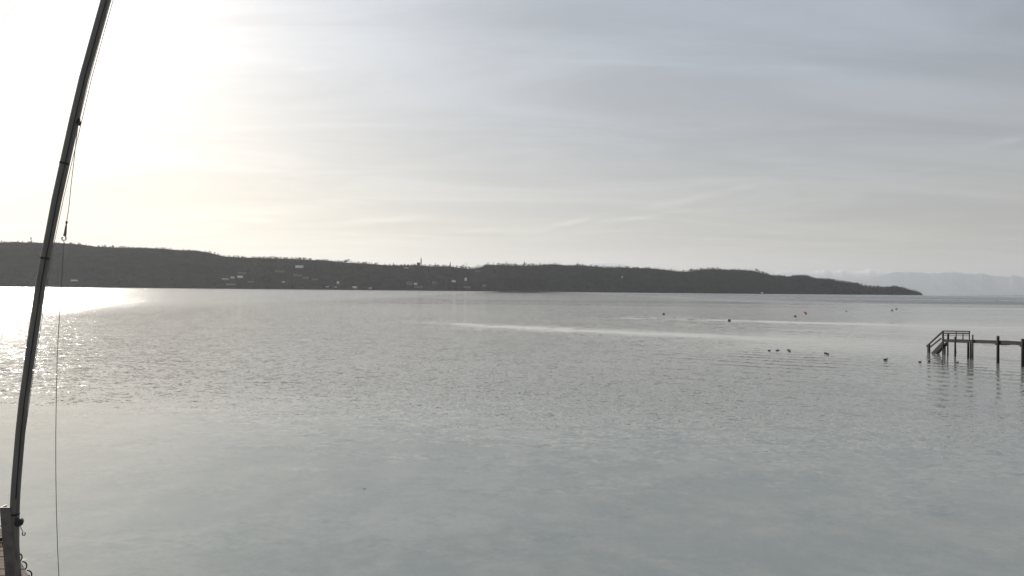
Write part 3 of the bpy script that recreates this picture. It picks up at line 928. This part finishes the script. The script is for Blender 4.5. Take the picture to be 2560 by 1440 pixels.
def tackle():
    top = at_depth(196, 309, MY)
    o = thing('hanging_tackle', top, 'thin line with a snap hook hanging beside the leaning mast', 'rope')
    L = lambda x, y: at_depth(x, y, MY) - top
    a = MB(); a.tube([L(196,309), L(191,345), L(185,400), L(178,460), L(172,520), L(167,553)], .0065, 6); a.build('line', M['rope'], o, True)
    b = MB(); b.tube([L(166.8,553), L(166.2,559)], .018, 8); b.build('ferrule', M['dark'], o)
    c = MB(); c.tube([L(166,559), L(164.6,570), L(163,583), L(161.5,590)], [.010, .018, .022, .026], 8); c.build('swivel', M['steel'], o, True)
    d = MB(); d.tube([L(162.5,589), L(165,594), L(164,600), L(160,601), L(156,600), L(154,596), L(157,592)], .012, 8); d.build('snap_hook', M['galv'], o, True)
    e = MB()
    e.tube([L(160,601), L(156.5,660), L(152,740), L(147.5,810), L(143,890), L(141,980), L(139.5,1080), L(139.5,1180), L(141,1280), L(144,1370), L(147.5,1450), L(149,1490)], .0062, 6)
    e.build('downhaul', M['rope'], o, True)
tackle()

# ------------------------------------------------------------------ bathing pier, right
PX = 46.7
def pier():
    P = lambda x, y, dxx=0.0: at_side(x, y, PX + dxx)
    base = P(2395, 900); base.z = 0
    o = thing('bathing_pier', base, 'dark timber bathing pier with railing and steps down into the lake', 'pier')
    L = lambda v: Vector(v) - base
    Y0, Y1 = P(2357, 852).y, P(2424, 852).y
    ZP = 1.72
    W = 1.0
    zq = [P(a, b) for a, b in ((2557, 855.5), (2495, 852.0), (2424, 850.5), (2357, 848.5))]
    def zdeck(y): return float(np.interp(y, [40] + [q.y for q in zq], [zq[0].z + .3] + [q.z for q in zq]))
    # planks across the deck
    y = Y0; k = 0
    pm = {}
    while y > 44.0:
        wd_ = 1.9 if y > Y1 else W
        key = wd_
        if key not in pm:
            g = MB(); g.box((wd_ / 2, 0, 0), (wd_, .17, .045)); pm[key] = g.mesh('plank')
        q = link('plank', pm[key], M['deckwood'], o)
        q.location = L((PX - .05 + random.uniform(-.02, .02), y, zdeck(y) + random.uniform(-.004, .004)))
        y -= .19; k += 1
    for dx_, ya, yb, nm in ((0.03, Y0 + .1, 44.0, 'side_beam'), (W - .13, Y0 + .1, 44.0, 'side_beam'), (1.78, Y0 + .1, Y1, 'side_beam')):
        bb = MB()
        ys_ = np.linspace(ya, yb, 8)
        for a, b in zip(ys_[:-1], ys_[1:]):
            bb.bar(L((PX + dx_, a, zdeck(a) - .15)), L((PX + dx_, b, zdeck(b) - .165)), .10, .27)
        bb.build(nm, M['wood'], o)
    # piles: x, top y, radius, lateral offset
    piles = [(2357.5, 829, .075, 0), (2362, 862, .08, 1.3), (2369.5, 835, .07, 0), (2388, 842, .085, 0), (2420.5, 856, .10, 0), (2427, 856, .085, .15), (2432, 837, .065, -.12), (2495, 840, .12, -.1), (2557, 847, .125, -.1)]
    for (x, yt, r, dx_) in piles:
        tp = P(x, yt, dx_)
        p_ = MB(); p_.tube([L((tp.x, tp.y, -2.2)), L((tp.x + .01, tp.y, .3)), L(tp)], [r * 1.12, r * 1.05, r], 10); p_.build('pile', M['wood'], o, True)
    for yy in np.arange(P(2557, 850).y - 4.2, 44, -4.1):
        p_ = MB(); p_.tube([L((PX - .1, yy, -2.2)), L((PX - .1, yy, zdeck(yy) + .45))], .12, 10); p_.build('pile', M['wood'], o, True)
    for yy in (P(2495, 850).y, P(2557, 850).y):
        c = MB(); c.bar(L((PX - .25, yy, zdeck(yy) - .33)), L((PX + W + .15, yy, zdeck(yy) - .33)), .14, .14); c.build('cross_beam', M['wood'], o)
    # railing on the outer side
    dxr = 0.0
    r1 = MB(); r1.bar(L(P(2357, 827.5)), L(P(2424, 829)), .13, .13); r1.build('top_rail', M['wood'], o)
    r2 = MB(); r2.bar(L(P(2358.5, 833)), L(P(2423, 834)), .05, .15); r2.build('middle_rail', M['wood'], o)
    r3 = MB(); r3.bar(L(P(2358.5, 838.7)), L(P(2421, 839.5)), .05, .05); r3.build('lower_rail', M['wood'], o)
    for x, yt in ((2370.5, 834), (2389, 830), (2406, 834.5), (2422, 829)):
        tp = P(x, yt); q = MB(); q.bar(L((tp.x + .06, tp.y, zdeck(tp.y) - .1)), L(tp + Vector((.06, 0, 0))), .07, .07); q.build('railing_post', M['wood'], o)
    # stair: two strings, treads, hand rails on the near side
    a, b = P(2357, 857), P(2331, 878)
    for dx_ in (0.0, 0.5):
        s_ = MB(); s_.bar(L(a + Vector((dx_, 0, 0))), L(b + Vector((dx_, 0, -.45)) + Vector((0, .35, -.1))), .07, .34); s_.build('stair_string', M['wood'], o)
    for i in range(7):
        q = a.lerp(b + Vector((0, .2, -.35)), (i + .5) / 7)
        s_ = MB(); s_.box(L(q) + Vector((.25, 0, .03)), (.46, .26, .045)); s_.build('tread', M['deckwood'], o)
    h0, h1 = P(2357.5, 828.5), P(2316.5, 866)
    s_ = MB(); s_.bar(L(h0), L(h1), .10, .15); s_.build('hand_rail', M['wood'], o)
    s_ = MB(); s_.bar(L(P(2353, 846)), L(P(2325, 868)), .06, .15); s_.build('hand_rail', M['wood'], o)
    s_ = MB(); s_.bar(L(P(2357.5, 829)), L(P(2357.5, 858)), .15, .13, (1, 0, 0)); s_.build('railing_post', M['wood'], o)
    nb = P(2322, 862)
    s_ = MB(); s_.bar(L((nb.x, nb.y, -1.4)), L(P(2322, 861)), .30, .18, (1, 0, 0)); s_.build('newel_post', M['wood'], o)
    # slack cables under the deck edge
    for (xa, ya, xb, yb, sag) in ((2455, 858, 2492, 858, 5), (2500, 859, 2520, 859, 6), (2535, 860, 2554, 860, 3), (2389, 846, 2391, 884, 0)):
        q = MB(); pts = []
        for i in range(9):
            u = i / 8
            pts.append(L(P(xa + (xb - xa) * u, ya + (yb - ya) * u + sag * 4 * u * (1 - u), -.07)))
        q.tube(pts, .014, 5); q.build('slack_cable', M['dark'], o, True)
pier()

# ------------------------------------------------------------------ birds
def bird_mesh(kind):
    """one continuous body lofted from tail to bill, +x is forward, z = 0 is the waterline"""
    if kind == 'stand':
        sp = [(-.26,.17,.012,.010),(-.20,.175,.03,.018),(-.12,.185,.055,.05),(-.02,.19,.075,.07),(.07,.205,.07,.068),(.125,.235,.045,.045),(.14,.275,.034,.034),(.155,.305,.036,.036),(.18,.312,.03,.03),(.20,.308,.014,.013),(.235,.30,.004,.004)]
    else:
        sp = [(-.25,.085,.014,.008),(-.215,.075,.04,.022),(-.15,.045,.085,.055),(-.06,.03,.108,.082),(.04,.028,.108,.085),(.115,.045,.082,.075),(.15,.095,.042,.048),(.158,.145,.034,.036),(.17,.185,.038,.036),(.195,.20,.036,.033),(.222,.195,.022,.018),(.25,.184,.018,.010),(.278,.178,.006,.004)]
    n = 12; V, Fc, mi = [], [], []
    for i, (x, z, ry, rz) in enumerate(sp):
        a = sp[max(i - 1, 0)]; b = sp[min(i + 1, len(sp) - 1)]
        t_ = Vector((b[0] - a[0], 0, b[1] - a[1])).normalized()
        nrm = Vector((-t_.z, 0, t_.x))
        for k in range(n):
            ang_ = 2 * math.pi * k / n
            V.append(Vector((x, 0, z)) + Vector((0, 1, 0)) * math.cos(ang_) * ry + nrm * math.sin(ang_) * rz)
    L_ = len(sp)
    for i in range(L_ - 1):
        for k in range(n):
            Fc.append((i * n + k, i * n + (k + 1) % n, (i + 1) * n + (k + 1) % n, (i + 1) * n + k))
            m_ = 0
            if i >= L_ - 4: m_ = 2
            elif 2 <= i <= 4 and k in (10, 11, 0, 5, 6, 7, 8, 9): m_ = 1
            mi.append(m_)
    Fc.append(tuple(range(n - 1, -1, -1))); mi.append(0)
    Fc.append(tuple((L_ - 1) * n + k for k in range(n))); mi.append(2)
    me = bpy.data.meshes.new('body')
    me.from_pydata([tuple(v) for v in V], [], Fc)
    me.polygons.foreach_set('material_index', mi)
    me.polygons.foreach_set('use_smooth', [True] * len(Fc))
    me.update()
    return me
BODY = {}
def swimmer(px, py, rz, size, style, label):
    if style not in BODY:
        me = bird_mesh('swim')
        for mm in {'coot': ('feather', 'feather', 'flank'), 'tufted': ('feather', 'flank', 'bill'), 'mallard': ('brown', 'brown', 'bill'), 'white': ('flank', 'flank', 'bill')}[style]:
            me.materials.append(M[mm])
        BODY[style] = me
    w_ = on_water(px, py)
    o = thing('water_bird', (w_.x, w_.y, 0), label, 'duck', 'birds swimming on the lake', rz)
    size *= 0.66
    o.scale = (size, size, size)
    b = link('body', BODY[style], None, o)
    if 'wing' not in BODY:
        g = MB()
        pts = []
        for i, (x, z, r) in enumerate(((.09, .085, .012), (.02, .098, .034), (-.08, .098, .038), (-.16, .092, .024), (-.25, .10, .006))):
            pts.append(((x, 0, z), r))
        g.tube([p for p, r in pts], [r for p, r in pts], 8)
        BODY['wing'] = g.mesh('wing')
    for sy in (-1, 1):
        wm_ = link('wing', BODY['wing'], None, o)
        if not BODY['wing'].materials: BODY['wing'].materials.append(M['feather'])
        wm_.location = (0, sy * .075, 0)
BIRDS = [
    (1923, 877, 0.1, 1.15, 'coot', 'dark bird at the left end of the swimming line, drawing a thin wake'),
    (1942, 877, 0.4, 1.05, 'coot', 'dark bird second in the line, close to its partner'),
    (1945.5, 876, 2.8, 0.95, 'coot', 'dark bird facing left, tight beside the second in the line'),
    (1971, 875.5, 2.6, 1.1, 'coot', 'upper bird of the close pair in the middle of the line'),
    (1974.5, 878.5, 0.2, 1.0, 'coot', 'lower bird of the close pair in the middle of the line'),
    (2064, 884, 3.0, 1.25, 'coot', 'left bird of the two low dark birds touching each other'),
    (2069.5, 886, 0.1, 1.15, 'coot', 'right bird of the two low dark birds touching each other'),
    (2214, 900, 0.15, 1.5, 'mallard', 'largest dark duck, swimming alone between the line and the pier'),
    (2300, 906, 0.3, 1.2, 'mallard', 'dark duck swimming alone left of the pier steps'),
    (2322.5, 904, 2.9, 0.9, 'coot', 'small dark bird just below the foot of the pier steps'),
    (2356, 904, 0.7, 1.0, 'tufted', 'black and white duck in front of the outermost pier piles'),
    (2394, 907, 0.6, 1.2, 'tufted', 'brighter black and white duck in front of the pier platform'),
    (2257.5, 895, 0.6, 0.35, 'coot', 'tiny dark bird far off between the largest duck and the pier steps'),
    (2230, 808, 0.0, 0.9, 'coot', 'tiny dark bird on the pale slick above the pier'),
]
for b_ in BIRDS:
    swimmer(*b_)
def gull():
    w_ = at_side(2536, 856, PX + .3)
    zz = 1.92
    o = thing('gull', (PX + .3, w_.y, zz), 'small grey bird standing on the pier deck at the right', 'bird', None, 2.6)
    me = bird_mesh('stand')
    for mm in ('feather', 'flank', 'bill'): me.materials.append(M[mm])
    b = link('body', me, None, o)
    for sy in (-1, 1):
        g = MB(); g.tube([(.0, sy * .025, .13), (.005, sy * .025, .0)], .006, 6); g.box((.02, sy * .025, .004), (.05, .03, .006)); g.build('leg', M['bill'], o)
gull()

# ------------------------------------------------------------------ buoys, boats, floating bits
def buoy(px, py, dia, mat, label, ring=True):
    w_ = on_water(px, py)
    r = dia / 2
    o = thing('mooring_buoy', (w_.x, w_.y, 0), label, 'buoy', 'mooring buoys on the lake')
    prof = [(-.55, .70), (-.25, .95), (.1, 1.0), (.45, .86), (.75, .55), (.92, .22)]
    a = MB(); a.tube([(0, 0, z * r + r * .25) for z, q in prof], [q * r for z, q in prof], 14); a.build('float', M[mat], o, True)
    b = MB(); b.tube([(math.cos(t_) * r * .16, 0, r * 1.25 + math.sin(t_) * r * .18) for t_ in np.linspace(-.6, 3.74, 9)], r * .045, 6); b.build('eye_ring', M['galv'], o, True)
    if ring:
        c = MB(); c.tube([(0, 0, r * .12), (0, 0, r * .26)], [r * 1.012, r * 1.02], 14, caps=False); c.build('waterline_band', M['dark'], o, True)
BUOYS = [(1659, 786, .75, 'buoy', 'dark oval buoy on the long pale slick, leftmost of all buoys'),
         (1823, 802, .68, 'buoy', 'dark buoy nearest to the camera, right of and below the leftmost one'),
         (1988, 791.5, .66, 'buoy', 'dark buoy just left of the two red ones'),
         (2011.5, 781.5, .60, 'red', 'upper of the two red buoys floating together'),
         (2014.5, 785, .72, 'red', 'lower of the two red buoys floating together'),
         (2116, 778.5, .55, 'buoy', 'tiny dark buoy alone right of the red pair'),
         (2230, 776.5, .75, 'buoy', 'left buoy of the small far pair above the pier steps'),
         (2241, 773.5, .75, 'buoy', 'right buoy of the small far pair above the pier steps'),
         (2396, 749.5, 1.3, 'buoy', 'faint far buoy under the blue mountains'),
         (2493, 752.5, 1.4, 'buoy', 'far dark buoy under the mountains at the right')]
for b_ in BUOYS:
    buoy(*b_)

def boat(px, py, length, label):
    w_ = on_water(px, py)
    o = thing('rowing_boat', (w_.x, w_.y, 0), label, 'boat', 'low boats far out on the lake', 0.15)
    st = [(-.5, .05, .36), (-.35, .5, .30), (0, .62, .27), (.3, .5, .30), (.46, .18, .38), (.5, .02, .42)]
    V, Fc = [], []
    for (u, hw, zt) in st:
        V += [(u * length, -hw, zt), (u * length, -hw * .75, -.1), (u * length, hw * .75, -.1), (u * length, hw, zt), (u * length, hw * .85, zt), (u * length, hw * .6, .02), (u * length, -hw * .6, .02), (u * length, -hw * .85, zt)]
    for i in range(len(st) - 1):
        for k in range(8):
            Fc.append((i * 8 + k, i * 8 + (k + 1) % 8, (i + 1) * 8 + (k + 1) % 8, (i + 1) * 8 + k))
    Fc.append(tuple(range(7, -1, -1))); Fc.append(tuple((len(st) - 1) * 8 + k for k in range(8)))
    a = MB(); a.add(V, Fc); a.build('hull', M['hull'], o)
    for u in (-.2, .1):
        b = MB(); b.box((u * length, 0, .2), (.25, 1.0, .05)); b.build('thwart', M['deckwood'], o)
boat(1995, 745, 5.2, 'left of two low dark boats in line far out below the headland')
boat(2008, 745, 6.0, 'right of two low dark boats in line far out below the headland')

def bits(px, py, size, label):
    w_ = on_water(px, py)
    g = MB()
    V = [(-1, 0, .02), (-.4, -.35, .05), (.5, -.3, .06), (1, 0, .12), (.5, .3, .06), (-.4, .35, .05), (0, 0, .0), (-1.5, .1, .0)]
    V = [(a * size, b * size, c * size + .003) for a, b, c in V]
    V2 = [(a, b, c + size * .05) for a, b, c in V]
    Fc = [(6, i, i + 1) for i in range(5)] + [(6, 5, 0), (0, 5, 7)]
    g.add(V + V2, [tuple(reversed(f)) for f in Fc] + [tuple(i + 8 for i in f) for f in Fc])
    o = g.build('floating_leaf', M['leaf'])
    o.location = (w_.x, w_.y, .004); o.rotation_euler = (0, 0, random.uniform(0, 6))
    tag(o, label, 'leaf', 'leaves afloat on the calm water')
bits(1167, 1110, .07, 'dark leaf afloat in the middle where calm water begins')
bits(911.5, 1222.5, .06, 'dark leaf afloat on the calm water at the lower middle left')
